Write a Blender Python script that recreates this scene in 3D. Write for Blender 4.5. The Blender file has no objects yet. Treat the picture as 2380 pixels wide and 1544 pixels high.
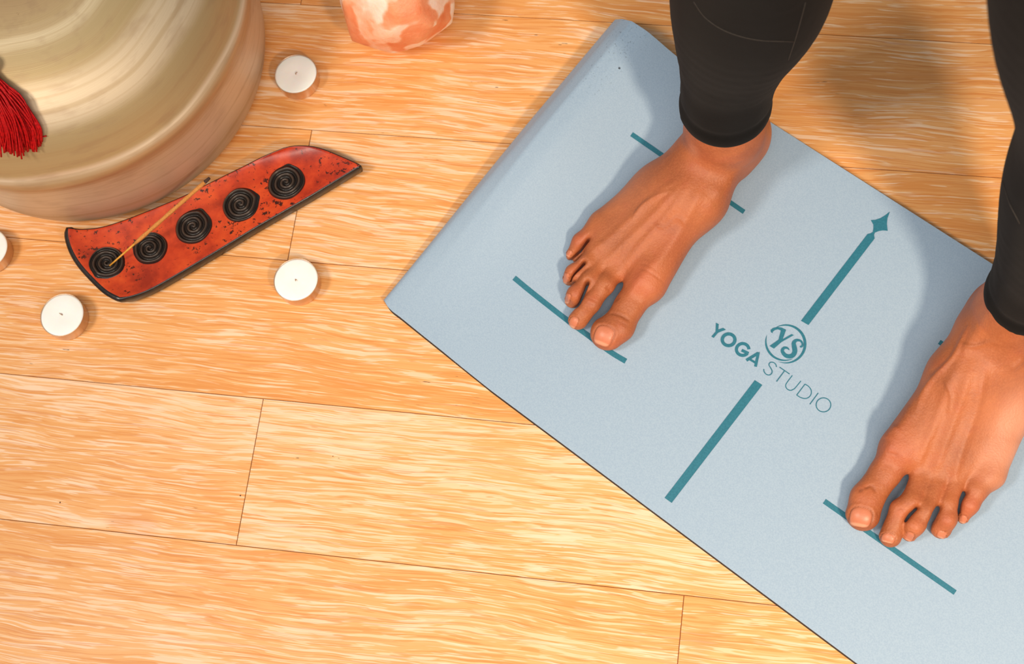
import bpy, bmesh, math, random
import numpy as np
from mathutils import Vector, Matrix
random.seed(7); RNG=np.random.default_rng(7)
SC=bpy.context.scene; COL=SC.collection

# ------------------------------------------------------------------ camera geometry and landmarks

MT=.0085   # top of the mat
H0=1.184; FP=3548.87; TL=np.radians(19.6509); RL=np.radians(-19.4104)
_f=np.array([0,np.sin(TL),-np.cos(TL)]);_u=np.array([0,np.cos(TL),np.sin(TL)]);_r=np.array([1.,0,0])
_R=np.cos(RL)*_r+np.sin(RL)*_u;_U=-np.sin(RL)*_r+np.cos(RL)*_u
def W(x,y,z=0.):
    """world point at height z seen at photo pixel x, y"""
    d=_f+(x-1190)/FP*_R-(y-772)/FP*_U
    return np.array([0,0,H0])+d*((z-H0)/d[2])
def smin(a,b,k):
    h=np.clip(.5+.5*(b-a)/k,0,1)
    return b*(1-h)+a*h-k*h*(1-h)
def cap(P,a,b,ra,rb,sz=1.):
    a=np.array(a,float);b=np.array(b,float);s=np.array([1,1,sz])
    p=P*s-a*s; ba=(b-a)*s
    t=np.clip((p@ba)/(ba@ba),0,1)
    return np.linalg.norm(p-t[...,None]*ba,axis=-1)-(ra+(rb-ra)*t)

class Foot:
    """signed distance model of a standing foot with ankle, built from landmarks"""
    def __init__(s,toes,heel,ankle,shin,tars,lat,med):
        s.toes=toes; s.heel=heel; s.ankle=ankle; s.shin=shin; s.tars=tars; s.lat=lat; s.med=med; s.hr=(0,0)
    def body_prims(s):
        L=[]
        hc=np.array(s.heel); an=np.array(s.ankle); sh=np.array(s.shin)
        L.append((hc,hc+(np.array(s.tars[0])-hc)*.25+np.array([0,0,.002]),.0275+s.hr[0],.026+s.hr[0],1.,.02))
        L.append((hc+[0,0,.012],an+[0,0,-.005],.025,.0285,1.,.025))
        L.append((an,sh,.0270+s.hr[1],.0285,1.,.02))
        for i,t in enumerate(s.toes):
            m=np.array(t['mtp']); ta=np.array(s.tars[i]); 
            L.append((an+(ta-an)*.45-[0,0,.012],ta,.021+(s.hr[2] if len(s.hr)>2 else 0.),s.tr[i],1.,.016))
            L.append((ta,m,s.tr[i],t['mr'],1.,.016))
        for a,b,ra,rb,k in s.extra: L.append((a,b,ra,rb,1.,k))
        return L
    def eval(s,P):
        d=None
        for a,b,ra,rb,sz,k in s.body_prims():
            c=cap(P,a,b,ra,rb,sz)
            d=c if d is None else smin(d,c,k)
        tt=None
        for t in s.toes:
            q=t['pts'];r=t['rad'];sz=t['sz']; e=None
            for i in range(len(q)-1):
                c=cap(P,q[i],q[i+1],r[i],r[i+1],sz)
                e=c if e is None else smin(e,c,.004)
            c2=smin(d,e,t.get('k',.007)) if False else e
            tt=c2 if tt is None else smin(tt,c2,.0012)
        d=smin(d,tt,.006)
        for q,w0,w1 in getattr(s,'webs',[]): d=-smin(-d,slit(P,q,w0,w1),.0032)
        # flat sole
        k=.006; z=(MT+.0002)-P[...,2]
        return -smin(-d,-z,k)

def toe(mtp,mr,base,knk,tip,r,sz=1.15,zs=None):
    """pixel landmarks on the top midline; r radii at mtp, base, knuckle, tip ; zs heights of centres"""
    zb,zk,zt=zs
    B=W(*base,zb+r[1]); B[2]=zb; K=W(*knk,zk+r[2]/sz); K[2]=zk
    Tt=W(*tip,zt); dirn=(Tt-K); dirn[2]=0; dirn/=np.linalg.norm(dirn); Tc=Tt-dirn*r[3]; Tc[2]=zt
    M=W(*mtp,.034 if mr>.016 else .030); M[2]=MT+mr*.95 if mr>.016 else MT+.011
    return dict(mtp=M,mr=mr,pts=[M,B,K,Tc],rad=r,sz=sz,dir=dirn)
m=MT
def left_foot():
    toes=[toe((1500,640),.0165,(1458,690),(1438,733),(1407,815),(.013,.0118,.0118,.0128),1.2,(m+.014,m+.012,m+.0108)),
          toe((1440,598),.0125,(1405,655),(1372,697),(1341,769),(.009,.0078,.0072,.0070),1.05,(m+.017,m+.0155,m+.007)),
          toe((1413,575),.012,(1372,643),(1337,678),(1325,716),(.009,.0078,.0072,.0068),1.05,(m+.016,m+.015,m+.0068)),
          toe((1398,548),.0115,(1368,604),(1330,627),(1318,664),(.009,.0078,.0070,.0064),1.05,(m+.0145,m+.0135,m+.0065)),
          toe((1392,518),.011,(1372,540),(1345,555),(1319,601),(.0095,.0082,.0078,.0062),1.05,(m+.0125,m+.0115,m+.0062))]
    tars=[W(1625,470,.055),W(1600,455,.060),W(1572,440,.056),W(1545,428,.048),W(1530,420,.038)]
    tars=[t-[0,0,d] for t,d in zip(tars,(.020,.020,.019,.017,.015))]
    F=Foot(toes,None,None,None,tars,None,None)
    F.tr=(.020,.020,.019,.017,.015)
    F.heel=W(1758,345,.03)+[0,0,0]; F.heel[2]=m+.026
    F.ankle=np.array([.2125,.4985,.078]); F.shin=np.array([.2200,.5058,.172])
    F.extra=[]
    webs(F,[([(1367,666),(1359,683),(1349,704),(1343,713)],.0017,.0005),([(1359,619),(1343,635),(1327,652)],.0017,.0005),([(1369,564),(1349,582),(1326,600)],.0016,.0005)])
    F.out_lat=[(1316,596),(1323.5,569),(1345,537.5),(1368,518),(1388,487),(1426.5,452),(1473,409),(1531,366.6),(1570,331.6),(1588,296.6)]
    F.out_med=[(1477,767),(1489,740),(1520,708.5),(1551,673.6),(1582,611),(1613,568.7),(1652,530),(1698.6,475),(1731.6,421),(1741,401.6),(1772,366.6),(1788,327.7),(1792,289),(1784,262)]
    F.out_toe=[(1408,815),(1372,776),(1417,722),(1319,744),(1359,758),(1310,710),(1308,650)]
    return F
def right_foot():
    toes=[toe((2085,1020),.0165,(2052,1085),(2030,1130),(2008,1237),(.013,.0118,.0118,.0128),1.2,(m+.014,m+.012,m+.0108)),
          toe((2165,1060),.0125,(2121,1158),(2094,1192),(2068,1272),(.009,.0080,.0078,.0080),1.05,(m+.016,m+.0148,m+.0078)),
          toe((2205,1065),.012,(2154,1180),(2128,1221),(2110,1260),(.009,.0078,.0072,.0068),1.05,(m+.0155,m+.0145,m+.0068)),
          toe((2240,1070),.0115,(2212,1168),(2201,1206),(2186,1253),(.009,.0080,.0078,.0074),1.05,(m+.0145,m+.0135,m+.007)),
          toe((2290,1080),.011,(2278,1137),(2256,1172),(2236,1219),(.0095,.0085,.0080,.0064),1.05,(m+.0125,m+.0115,m+.0062))]
    tars=[W(2215,840,.058),W(2245,850,.063),W(2275,862,.059),W(2305,880,.050),W(2335,900,.040)]
    tars=[t-[0,0,d] for t,d in zip(tars,(.020,.020,.019,.017,.015))]
    F=Foot(toes,None,None,None,tars,None,None)
    F.tr=(.020,.020,.019,.017,.015)
    F.heel=W(2350,700,.03); F.heel[2]=m+.026
    F.ankle=np.array([.3595,.2770,.078]); F.shin=np.array([.3668,.2848,.172])
    F.extra=[]
    webs(F,[([(2128,1185),(2115,1197),(2104,1213)],.0011,.0006),([(2178,1183),(2168,1198),(2160,1220)],.0016,.0012),([(2241,1148),(2232,1166),(2228,1188)],.0013,.0005)])
    F.out_med=[(1965.5,1196),(1973,1149),(1999,1118),(2035,1056),(2043,1027),(2061,1007),(2097.6,952),(2128.7,905.7),(2170,823),(2211.6,760.6),(2237.5,724),(2242.7,698),(2263,677.7),(2283,666)]
    F.out_lat=[(2282,1171),(2289.7,1161),(2324.6,1136),(2340,1108.8),(2352,1077.7),(2367,1044.7),(2380,1015.5)]
    F.out_toe=[(2010,1236),(2070,1271),(2041,1249),(2095,1250),(2111,1259),(2187,1252),(2235,1218)]
    return F
def webs(F,lines):
    """slits between the toes: pixel polylines with half widths at start and end"""
    F.webs=[]
    for px,w0,w1 in lines:
        F.webs.append(([W(*p,MT+.012)[:2] for p in px],w0,w1))
def slit(P,q,w0,w1):
    d=np.full(P.shape[:-1],1e9); n=len(q)-1
    for i in range(n):
        a=q[i];b=q[i+1]; ba=b-a; t=np.clip(((P[...,:2]-a)@ba)/(ba@ba),0,1)
        d=np.minimum(d,np.linalg.norm(P[...,:2]-a-t[...,None]*ba,axis=-1)-(w0+(w1-w0)*(i+t)/n))
    return np.maximum(d,(MT+.0045)-P[...,2])

def apply(F,x):
    i=0
    def nx(n):
        nonlocal i; v=x[i:i+n]; i+=n; return v
    F.heel=F.heel+np.append(nx(2),0)/1000; d=nx(2)/1000
    F.ankle=F.ankle+np.append(d,0)
    for k in range(5): F.tars[k]=F.tars[k]+np.append(nx(2),0)/1000
    for t in F.toes:
        t['mtp']=t['mtp']+np.append(nx(2),0)/1000; t['pts'][0]=t['mtp']
        for j in (1,2,3): t['pts'][j]=t['pts'][j]+np.append(nx(2),0)/1000
        r=nx(4)/1000; t['rad']=tuple(np.array(t['rad'])+r)
    t=F.toes
    F.tr=tuple(np.array(F.tr)+nx(5)/1000)
    hr=nx(3)/1000
    F.hr=hr
    return F

DL=[-16.12, 15.56, 0.27, -0.28, -5.82, 5.84, 10.73, 4.09, 0.19, -0.71, -0.55, -1.14, -1.31, 0.06, -0.57, -3.54, 0.63, -3.11, -2.9, -5.35, -1.97, 3.7, 0.66, 0.2, 1.05, 1.42, -0.03, 0.09, -0.22, 0.32, -0.06, -0.86, -1.49, 3.64, 0.0, -0.04, -0.12, 1.1, 0.0, -0.05, -0.0, 0.0, 0.32, -0.04, -1.24, 1.2, 0.0, -0.0, -0.07, -0.24, -0.14, -0.46, 0.0, -0.0, 0.85, -0.75, -0.49, 0.79, 0.0, -0.0, -0.13, -0.09, 3.48, 2.2, -0.51, -0.48, 2.02, -0.89, 0.3, -2.11, -0.58, -0.11, -0.06, 0.13, -3.63, -0.2, -0.0, 0.17, 0.81, 1.02, -0.48, -4.1]
DR=[-11.81, -14.24, -0.09, 0.06, 2.83, -6.92, 1.06, -2.77, -0.64, 0.49, 0.08, -0.11, 6.76, -7.57, 1.13, -6.81, 2.76, -2.55, -6.56, -5.72, -2.28, 2.08, -0.08, -0.17, 0.34, 0.18, 0.0, -0.0, -0.08, -1.31, 1.87, 3.96, -1.31, 1.08, -0.0, 0.11, -0.88, 0.47, 0.0, -0.0, 0.28, -0.78, 0.53, 0.78, -1.01, 0.29, -0.0, 0.09, -0.12, -0.78, -0.07, 0.06, -0.76, 1.27, 1.73, 0.68, -0.54, 1.36, -0.03, -0.8, -0.95, 0.84, 3.14, -6.65, -0.9, 1.58, 0.61, 1.18, -1.82, -0.76, 0.34, -0.15, -0.77, -1.94, -2.11, -0.84, 0.06, 0.03, 2.47, -0.19, 0.0, 2.23]
# ------------------------------------------------------------------ helpers
def lin(r,g,b):
    f=lambda c:(c/255/12.92 if c/255<=.04045 else ((c/255+.055)/1.055)**2.4)
    return (f(r),f(g),f(b),1)
def link(o,parent=None):
    COL.objects.link(o)
    if parent is not None: o.parent=parent
    return o
def tag(o,label=None,cat=None,group=None,kind=None):
    if label: o['label']=label
    if cat: o['category']=cat
    if group: o['group']=group
    if kind: o['kind']=kind
    return o
def empty(name,loc,rz=0):
    o=bpy.data.objects.new(name,None); o.empty_display_size=.05; link(o); o.location=loc; o.rotation_euler=(0,0,rz); return o
def obj(name,verts,faces,mats,parent=None,smooth=True,midx=None):
    """mesh from world-space vertices; when parented, vertices are given relative to the parent's location"""
    me=bpy.data.meshes.new(name)
    me.from_pydata([tuple(map(float,v)) for v in verts],[],[tuple(map(int,f)) for f in faces])
    for m in (mats if isinstance(mats,(list,tuple)) else [mats]): me.materials.append(m)
    if smooth: me.polygons.foreach_set('use_smooth',[True]*len(me.polygons))
    if midx is not None: me.polygons.foreach_set('material_index',list(midx))
    me.update()
    o=bpy.data.objects.new(name,me); link(o,parent); return o
def attr(o,name,vals):
    a=o.data.attributes.new(name,'FLOAT','POINT'); a.data.foreach_set('value',np.asarray(vals,dtype=np.float32))
def lathe(profile,n=96,c=(0,0,0),closed=False):
    V=[];F=[]
    P=len(profile)
    for i,(r,z) in enumerate(profile):
        for k in range(n):
            a=2*math.pi*k/n; V.append((c[0]+r*math.cos(a),c[1]+r*math.sin(a),c[2]+z))
    for i in range(P-1 if not closed else P):
        j=(i+1)%P
        for k in range(n):
            l=(k+1)%n; F.append((i*n+k,i*n+l,j*n+l,j*n+k))
    return V,F
def tube(pts,rad,n=8,cap=True):
    pts=[Vector(p) for p in pts]; V=[];F=[]
    if not hasattr(rad,'__len__'): rad=[rad]*len(pts)
    t0=(pts[1]-pts[0]).normalized(); up=Vector((0,0,1)) if abs(t0.z)<.9 else Vector((1,0,0))
    x=t0.cross(up).normalized(); y=x.cross(t0).normalized()
    for i,p in enumerate(pts):
        t=(pts[min(i+1,len(pts)-1)]-pts[max(i-1,0)]).normalized()
        x=(x-t*x.dot(t)).normalized(); y=t.cross(x)
        for k in range(n):
            a=2*math.pi*k/n; V.append(p+(x*math.cos(a)+y*math.sin(a))*rad[i])
    for i in range(len(pts)-1):
        for k in range(n):
            l=(k+1)%n; F.append((i*n+k,i*n+l,(i+1)*n+l,(i+1)*n+k))
    if cap:
        F.append(tuple(range(n))[::-1]); F.append(tuple((len(pts)-1)*n+k for k in range(n)))
    return V,F
def join(*parts):
    V=[];F=[]
    for v,f in parts:
        o=len(V); V+=list(v); F+=[tuple(i+o for i in q) for q in f]
    return V,F
def spline(pts,n=12):
    """Catmull-Rom through points (numpy)"""
    P=[np.array(p,float) for p in pts]; P=[2*P[0]-P[1]]+P+[2*P[-1]-P[-2]]; out=[]
    for i in range(1,len(P)-2):
        for k in range(n):
            t=k/n; a,b,c,d=P[i-1:i+3]
            out.append(.5*((2*b)+(c-a)*t+(2*a-5*b+4*c-d)*t*t+(3*b-a-3*c+d)*t**3))
    out.append(P[-2]); return out

# ------------------------------------------------------------------ materials
def mat(name,rough=.5,metal=0.,base=(.5,.5,.5,1),spec=.5):
    m=bpy.data.materials.new(name); m.use_nodes=True
    b=m.node_tree.nodes['Principled BSDF']
    b.inputs['Base Color'].default_value=base; b.inputs['Roughness'].default_value=rough; b.inputs['Metallic'].default_value=metal
    b.inputs['Specular IOR Level'].default_value=spec
    return m,m.node_tree,b
class N:
    def __init__(s,nt): s.nt=nt
    def new(s,t,**k):
        n=s.nt.nodes.new(t)
        for a,v in k.items(): setattr(n,a,v)
        return n
    def l(s,a,b): s.nt.links.new(a,b)
    def math(s,op,a,b=None,c=None,clamp=False):
        n=s.new('ShaderNodeMath',operation=op,use_clamp=clamp)
        for i,v in enumerate((a,b,c)):
            if v is None: continue
            if hasattr(v,'is_linked'): s.l(v,n.inputs[i])
            else: n.inputs[i].default_value=v
        return n.outputs[0]
    def ramp(s,fac,stops,interp='LINEAR'):
        n=s.new('ShaderNodeValToRGB'); cr=n.color_ramp; cr.interpolation=interp
        while len(cr.elements)<len(stops): cr.elements.new(.5)
        for e,(p,c) in zip(cr.elements,stops): e.position=p; e.color=c if len(c)==4 else (*c,1)
        s.l(fac,n.inputs[0]); return n.outputs[0]
    def mix(s,fac,a,b,mode='MIX'):
        n=s.new('ShaderNodeMix',data_type='RGBA',blend_type=mode)
        for sock,v in ((n.inputs['Factor'],fac),(n.inputs['A'],a),(n.inputs['B'],b)):
            pass
        fi=n.inputs[0]; ai=n.inputs[6]; bi=n.inputs[7]
        for sock,v in ((fi,fac),(ai,a),(bi,b)):
            if hasattr(v,'is_linked'): s.l(v,sock)
            else: sock.default_value=v
        return n.outputs[2]
    def noise(s,vec,scale,detail=3,rough=.55,dist=0.,dim='3D'):
        n=s.new('ShaderNodeTexNoise',noise_dimensions=dim)
        if vec is not None: s.l(vec,n.inputs['Vector'])
        n.inputs['Scale'].default_value=scale; n.inputs['Detail'].default_value=detail; n.inputs['Roughness'].default_value=rough; n.inputs['Distortion'].default_value=dist
        return n.outputs['Fac']
    def comb(s,x,y,z):
        n=s.new('ShaderNodeCombineXYZ')
        for i,v in enumerate((x,y,z)):
            if hasattr(v,'is_linked'): s.l(v,n.inputs[i])
            else: n.inputs[i].default_value=v
        return n.outputs[0]
    def attr(s,name):
        return s.new('ShaderNodeAttribute',attribute_name=name)
    def obj(s): return s.new('ShaderNodeTexCoord').outputs['Object']
    def bump(s,h,strength,dist,bsdf):
        n=s.new('ShaderNodeBump'); n.inputs['Strength'].default_value=strength; n.inputs['Distance'].default_value=dist
        s.l(h,n.inputs['Height']); s.l(n.outputs[0],bsdf.inputs['Normal']); return n

# bamboo planks
def mat_floor():
    m,nt,b=mat('bamboo_floor',.42); q=N(nt)
    gc=q.attr('grain'); sx=q.new('ShaderNodeSeparateXYZ'); q.l(gc.outputs['Vector'],sx.inputs[0])
    u,v,r=sx.outputs
    pr=q.new('ShaderNodeSeparateXYZ'); q.l(q.attr('plank').outputs['Vector'],pr.inputs[0])
    # gentle wander of the fibres
    w1=q.noise(q.comb(q.math('MULTIPLY',u,5.),q.math('MULTIPLY',v,14.),r),1.,2)
    w2=q.noise(q.comb(q.math('MULTIPLY',u,16.),q.math('MULTIPLY',v,40.),r),1.,2)
    vv=q.math('ADD',v,q.math('ADD',q.math('MULTIPLY',q.math('SUBTRACT',w1,.5),.026),q.math('MULTIPLY',q.math('SUBTRACT',w2,.5),.0045)))
    def lay(us,vs_,off,det=2.,ro=.5,di=0.): return q.noise(q.comb(q.math('MULTIPLY',u,us),q.math('MULTIPLY',vv,vs_),q.math('ADD',r,off)),1.,det,ro,di)
    a=lay(24.,520.,0.,2.,.5,.3)           # short light flecks
    a2=lay(16.,260.,17.,2.,.55,.2)        # longer light strips
    c=lay(5.,90.,7.,2.,.5)             # broad strips
    f=lay(8.,1100.,3.,2.)              # hair lines
    g=q.noise(q.comb(q.math('MULTIPLY',u,3.),q.math('MULTIPLY',v,12.),q.math('ADD',r,11.)),1.,3.,.6)    # patches
    base=q.math('ADD',q.math('MULTIPLY',q.math('SUBTRACT',c,.5),.34),q.math('ADD',q.math('MULTIPLY',q.math('SUBTRACT',f,.5),.40),q.math('MULTIPLY',q.math('SUBTRACT',g,.5),.55)))
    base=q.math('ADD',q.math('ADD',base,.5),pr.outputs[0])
    colr=q.ramp(base,[(.30,lin(223,150,82)),(.45,lin(231,168,102)),(.55,lin(233,172,110)),(.70,lin(238,188,136))])
    shift=q.math('MULTIPLY',q.math('SUBTRACT',base,.5),.45)
    lite=q.ramp(q.math('ADD',a,shift),[(.54,(0,0,0,1)),(.575,(1,1,1,1))])
    colr=q.mix(q.math('MULTIPLY',lite,.72),colr,lin(241,205,166))
    lite2=q.ramp(q.math('ADD',a2,shift),[(.585,(0,0,0,1)),(.615,(1,1,1,1))])
    colr=q.mix(q.math('MULTIPLY',lite2,.62),colr,lin(244,213,184))
    dk2=q.ramp(q.math('SUBTRACT',lay(24.,480.,71.,2.,.5,.3),q.math('MULTIPLY',shift,1.1)),[(.56,(0,0,0,1)),(.60,(1,1,1,1))])
    colr=q.mix(q.math('MULTIPLY',dk2,.68),colr,lin(220,144,72))
    colr=q.mix(q.math('MULTIPLY',q.ramp(lay(9.,800.,91.,2.,.6),[(.57,(0,0,0,1)),(.63,(1,1,1,1))]),.42),colr,lin(206,122,56))
    s=base
    # darker fibre ends and node scars
    n1=q.noise(q.comb(q.math('MULTIPLY',u,7.),q.math('MULTIPLY',vv,16.),q.math('ADD',r,21.)),1.,3.,.6)
    node=q.ramp(n1,[(.64,(0,0,0,1)),(.76,(1,1,1,1))])
    colr=q.mix(q.math('MULTIPLY',node,.40),colr,lin(208,112,48))
    hl=q.ramp(q.noise(q.comb(q.math('MULTIPLY',u,11.),q.math('MULTIPLY',vv,420.),q.math('ADD',r,31.)),1.,3.,.6),[(.66,(0,0,0,1)),(.74,(1,1,1,1))])
    colr=q.mix(q.math('MULTIPLY',hl,.40),colr,lin(186,106,46))
    # black flecks along the grain
    k1=q.noise(q.comb(q.math('MULTIPLY',u,70.),q.math('MULTIPLY',vv,520.),q.math('ADD',r,41.)),1.,2.)
    k2=q.noise(q.comb(q.math('MULTIPLY',u,4.),q.math('MULTIPLY',v,9.),q.math('ADD',r,51.)),1.,1.)
    fl=q.math('MULTIPLY',q.ramp(k1,[(.725,(0,0,0,1)),(.75,(1,1,1,1))]),q.ramp(k2,[(.56,(0,0,0,1)),(.66,(1,1,1,1))]))
    colr=q.mix(fl,colr,lin(60,38,26))
    # sparse dots
    vo=q.new('ShaderNodeTexVoronoi'); q.l(q.comb(u,v,r),vo.inputs['Vector']); vo.inputs['Scale'].default_value=26.
    dot=q.math('LESS_THAN',vo.outputs['Distance'],.020)
    sel=q.new('ShaderNodeSeparateColor'); q.l(vo.outputs['Color'],sel.inputs[0])
    colr=q.mix(q.math('MULTIPLY',dot,q.math('GREATER_THAN',sel.outputs[0],.72)),colr,lin(110,62,32))
    q.l(colr,b.inputs['Base Color'])
    q.l(q.ramp(a,[(.3,(.42,)*3),(.7,(.55,)*3)]),b.inputs['Roughness'])
    q.bump(s,.12,.0006,b)
    return m
# foam mat
def mat_yoga():
    m,nt,b=mat('mat_top',.50,spec=.5); q=N(nt)
    o=q.obj(); n=q.noise(o,900.,2); n2=q.noise(o,6.,2)
    c=q.mix(q.ramp(n,[(.35,(0,0,0,1)),(.65,(1,1,1,1))]),lin(148,172,197),lin(159,182,204))
    c=q.mix(q.math('MULTIPLY',n2,.25),c,lin(158,181,202))
    # scuffs at the worn far corner of the fold
    sx=q.new('ShaderNodeSeparateXYZ'); q.l(o,sx.inputs[0])
    g=q.math('SUBTRACT',1.,q.math('MULTIPLY',q.math('SQRT',q.math('ADD',q.math('POWER',q.math('SUBTRACT',sx.outputs[0],.022),2.),q.math('MULTIPLY',q.math('POWER',q.math('SUBTRACT',sx.outputs[1],.300),2.),.25))),26.),clamp=True)
    sc=q.math('MULTIPLY',g,q.ramp(q.noise(o,420.,4,.7),[(.60,(0,0,0,1)),(.68,(1,1,1,1))]))
    c=q.mix(q.math('MULTIPLY',sc,.8),c,lin(70,78,90))
    vo=q.new('ShaderNodeTexVoronoi'); q.l(o,vo.inputs['Vector']); vo.inputs['Scale'].default_value=22.
    sel=q.new('ShaderNodeSeparateColor'); q.l(vo.outputs['Color'],sel.inputs[0])
    dot=q.math('MULTIPLY',q.math('LESS_THAN',vo.outputs['Distance'],.022),q.math('GREATER_THAN',sel.outputs[0],.75))
    c=q.mix(dot,c,lin(70,80,92))
    q.l(c,b.inputs['Base Color']); q.bump(n,.10,.0004,b)
    return m
def mat_print():
    m,nt,b=mat('mat_print',.5); q=N(nt)
    n=q.noise(q.obj(),700.,2)
    q.l(q.mix(q.ramp(n,[(.35,(0,0,0,1)),(.65,(1,1,1,1))]),lin(34,106,128),lin(42,116,138)),b.inputs['Base Color']); return m
def mat_skin():
    m,nt,b=mat('skin',.46,spec=.4); q=N(nt)
    o=q.obj()
    big=q.noise(o,22.,3); med=q.noise(o,90.,3); fine=q.noise(o,1500.,2)
    c=q.mix(q.ramp(big,[(.35,(0,0,0,1)),(.65,(1,1,1,1))]),lin(158,88,51),lin(180,104,62))
    c=q.mix(q.math('MULTIPLY',q.ramp(med,[(.5,(0,0,0,1)),(.72,(1,1,1,1))]),.35),c,lin(168,86,58))
    c=q.mix(q.math('MULTIPLY',q.ramp(q.noise(o,34.,4,.65),[(.48,(0,0,0,1)),(.68,(1,1,1,1))]),.42),c,lin(138,76,48))
    c=q.mix(q.math('MULTIPLY',q.ramp(q.noise(o,620.,3,.6),[(.45,(0,0,0,1)),(.7,(1,1,1,1))]),.22),c,lin(206,128,84))
    red=q.attr('red').outputs['Fac']; pale=q.attr('pale').outputs['Fac']; nail=q.attr('nail').outputs['Fac']; dark=q.attr('dark').outputs['Fac']
    c=q.mix(q.math('MULTIPLY',red,.42),c,lin(196,98,72))
    c=q.mix(q.math('MULTIPLY',pale,.75),c,lin(224,162,134))
    c=q.mix(q.math('MULTIPLY',dark,.55),c,lin(106,56,38))
    c=q.mix(q.math('MULTIPLY',nail,.6),c,lin(212,132,102))
    tip=q.attr('nailtip').outputs['Fac']
    c=q.mix(q.math('MULTIPLY',tip,.4),c,lin(232,184,152))
    q.l(c,b.inputs['Base Color'])
    q.l(q.math('SUBTRACT',.50,q.math('MULTIPLY',nail,.12)),b.inputs['Roughness'])
    b.inputs['Subsurface Weight'].default_value=.06; b.inputs['Subsurface Radius'].default_value=(.006,.0025,.0015); b.inputs['Subsurface Scale'].default_value=1.
    wr=q.new('ShaderNodeTexVoronoi'); q.l(o,wr.inputs['Vector']); wr.inputs['Scale'].default_value=620.
    h=q.math('ADD',q.math('MULTIPLY',fine,.5),q.math('ADD',q.math('MULTIPLY',wr.outputs['Distance'],.5),q.math('MULTIPLY',q.noise(o,160.,3),1.6)))
    h=q.math('MULTIPLY',h,q.math('SUBTRACT',1.,q.math('MULTIPLY',nail,.85)))
    q.bump(h,.22,.0012,b)
    return m
def mat_fabric():
    m,nt,b=mat('black_jersey',.9,base=lin(12,12,12),spec=.15); q=N(nt); o=q.obj()
    n=q.noise(o,1400.,2); n2=q.noise(o,30.,3)
    q.l(q.mix(n2,lin(8,8,8),lin(13,12,12)),b.inputs['Base Color']); q.bump(n,.25,.0005,b)
    b.inputs['Sheen Weight'].default_value=.03; b.inputs['Sheen Roughness'].default_value=.5
    return m
def mat_bowl():
    m,nt,b=mat('spun_bronze',.4,.42); q=N(nt); o=q.obj()
    sx=q.new('ShaderNodeSeparateXYZ'); q.l(o,sx.inputs[0]); x,y,z=sx.outputs
    r=q.math('SQRT',q.math('ADD',q.math('MULTIPLY',x,x),q.math('MULTIPLY',y,y)))
    th=q.math('ARCTAN2',y,x)
    # arc length proxy: radius inwards, height down the wall
    s=q.math('SUBTRACT',q.math('MULTIPLY',z,1.),r)
    wob=q.noise(q.comb(q.math('COSINE',th),q.math('SINE',th),0.),1.3,1)
    inner=q.math('MULTIPLY',r,8.,clamp=True)
    s2=q.math('ADD',s,q.math('MULTIPLY',q.math('MULTIPLY',q.math('SUBTRACT',wob,.5),.022),inner))
    bands=q.noise(q.comb(s2,0.,3.7),30.,2,.5)
    mid=q.noise(q.comb(s2,0.,4.),120.,2,.5)
    fine=q.noise(q.comb(s,0.,9.),900.,3,.6)
    t=q.math('ADD',q.math('MULTIPLY',bands,.5),q.math('MULTIPLY',mid,.5))
    blot=q.noise(q.comb(q.math('MULTIPLY',s2,60.),q.math('MULTIPLY',th,3.),2.),1.,3,.6)
    # colour bands along the wall, lip, shoulder and crown
    Z=lambda x:(x+.15)/.35
    c=q.ramp(q.math('DIVIDE',q.math('ADD',s2,.139),.35),[(Z(-.14),lin(206,182,152)),(Z(-.118),lin(226,206,180)),(Z(-.088),lin(220,198,170)),(Z(-.080),lin(200,168,128)),(Z(-.067),lin(198,166,126)),(Z(-.060),lin(240,218,190)),(Z(-.054),lin(192,170,124)),(Z(-.010),lin(188,166,120)),(Z(.004),lin(224,206,176)),(Z(.040),lin(220,200,168)),(Z(.058),lin(184,160,112)),(Z(.080),lin(190,168,122)),(Z(.093),lin(234,216,178)),(Z(.108),lin(196,170,124)),(Z(.135),lin(186,154,112)),(Z(.175),lin(166,126,106))])
    c=q.mix(q.math('MULTIPLY',q.math('SUBTRACT',t,.3,clamp=True),.5),c,lin(214,190,154))
    c=q.mix(q.math('MULTIPLY',fine,.38),c,lin(160,136,104))
    c=q.mix(q.math('MULTIPLY',q.ramp(mid,[(.50,(0,0,0,1)),(.62,(1,1,1,1))]),.42),c,lin(178,150,106))
    c=q.mix(q.math('MULTIPLY',q.ramp(blot,[(.52,(0,0,0,1)),(.66,(1,1,1,1))]),.30),c,lin(164,134,104))
    sp=q.noise(o,160.,3,.6); c=q.mix(q.math('MULTIPLY',q.ramp(sp,[(.74,(0,0,0,1)),(.78,(1,1,1,1))]),.7),c,lin(120,84,46))
    q.l(c,b.inputs['Base Color'])
    q.l(q.math('ADD',.46,q.math('MULTIPLY',t,.16)),b.inputs['Roughness'])
    q.bump(q.math('ADD',fine,q.math('MULTIPLY',mid,1.)),.10,.0008,b)
    return m
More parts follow.
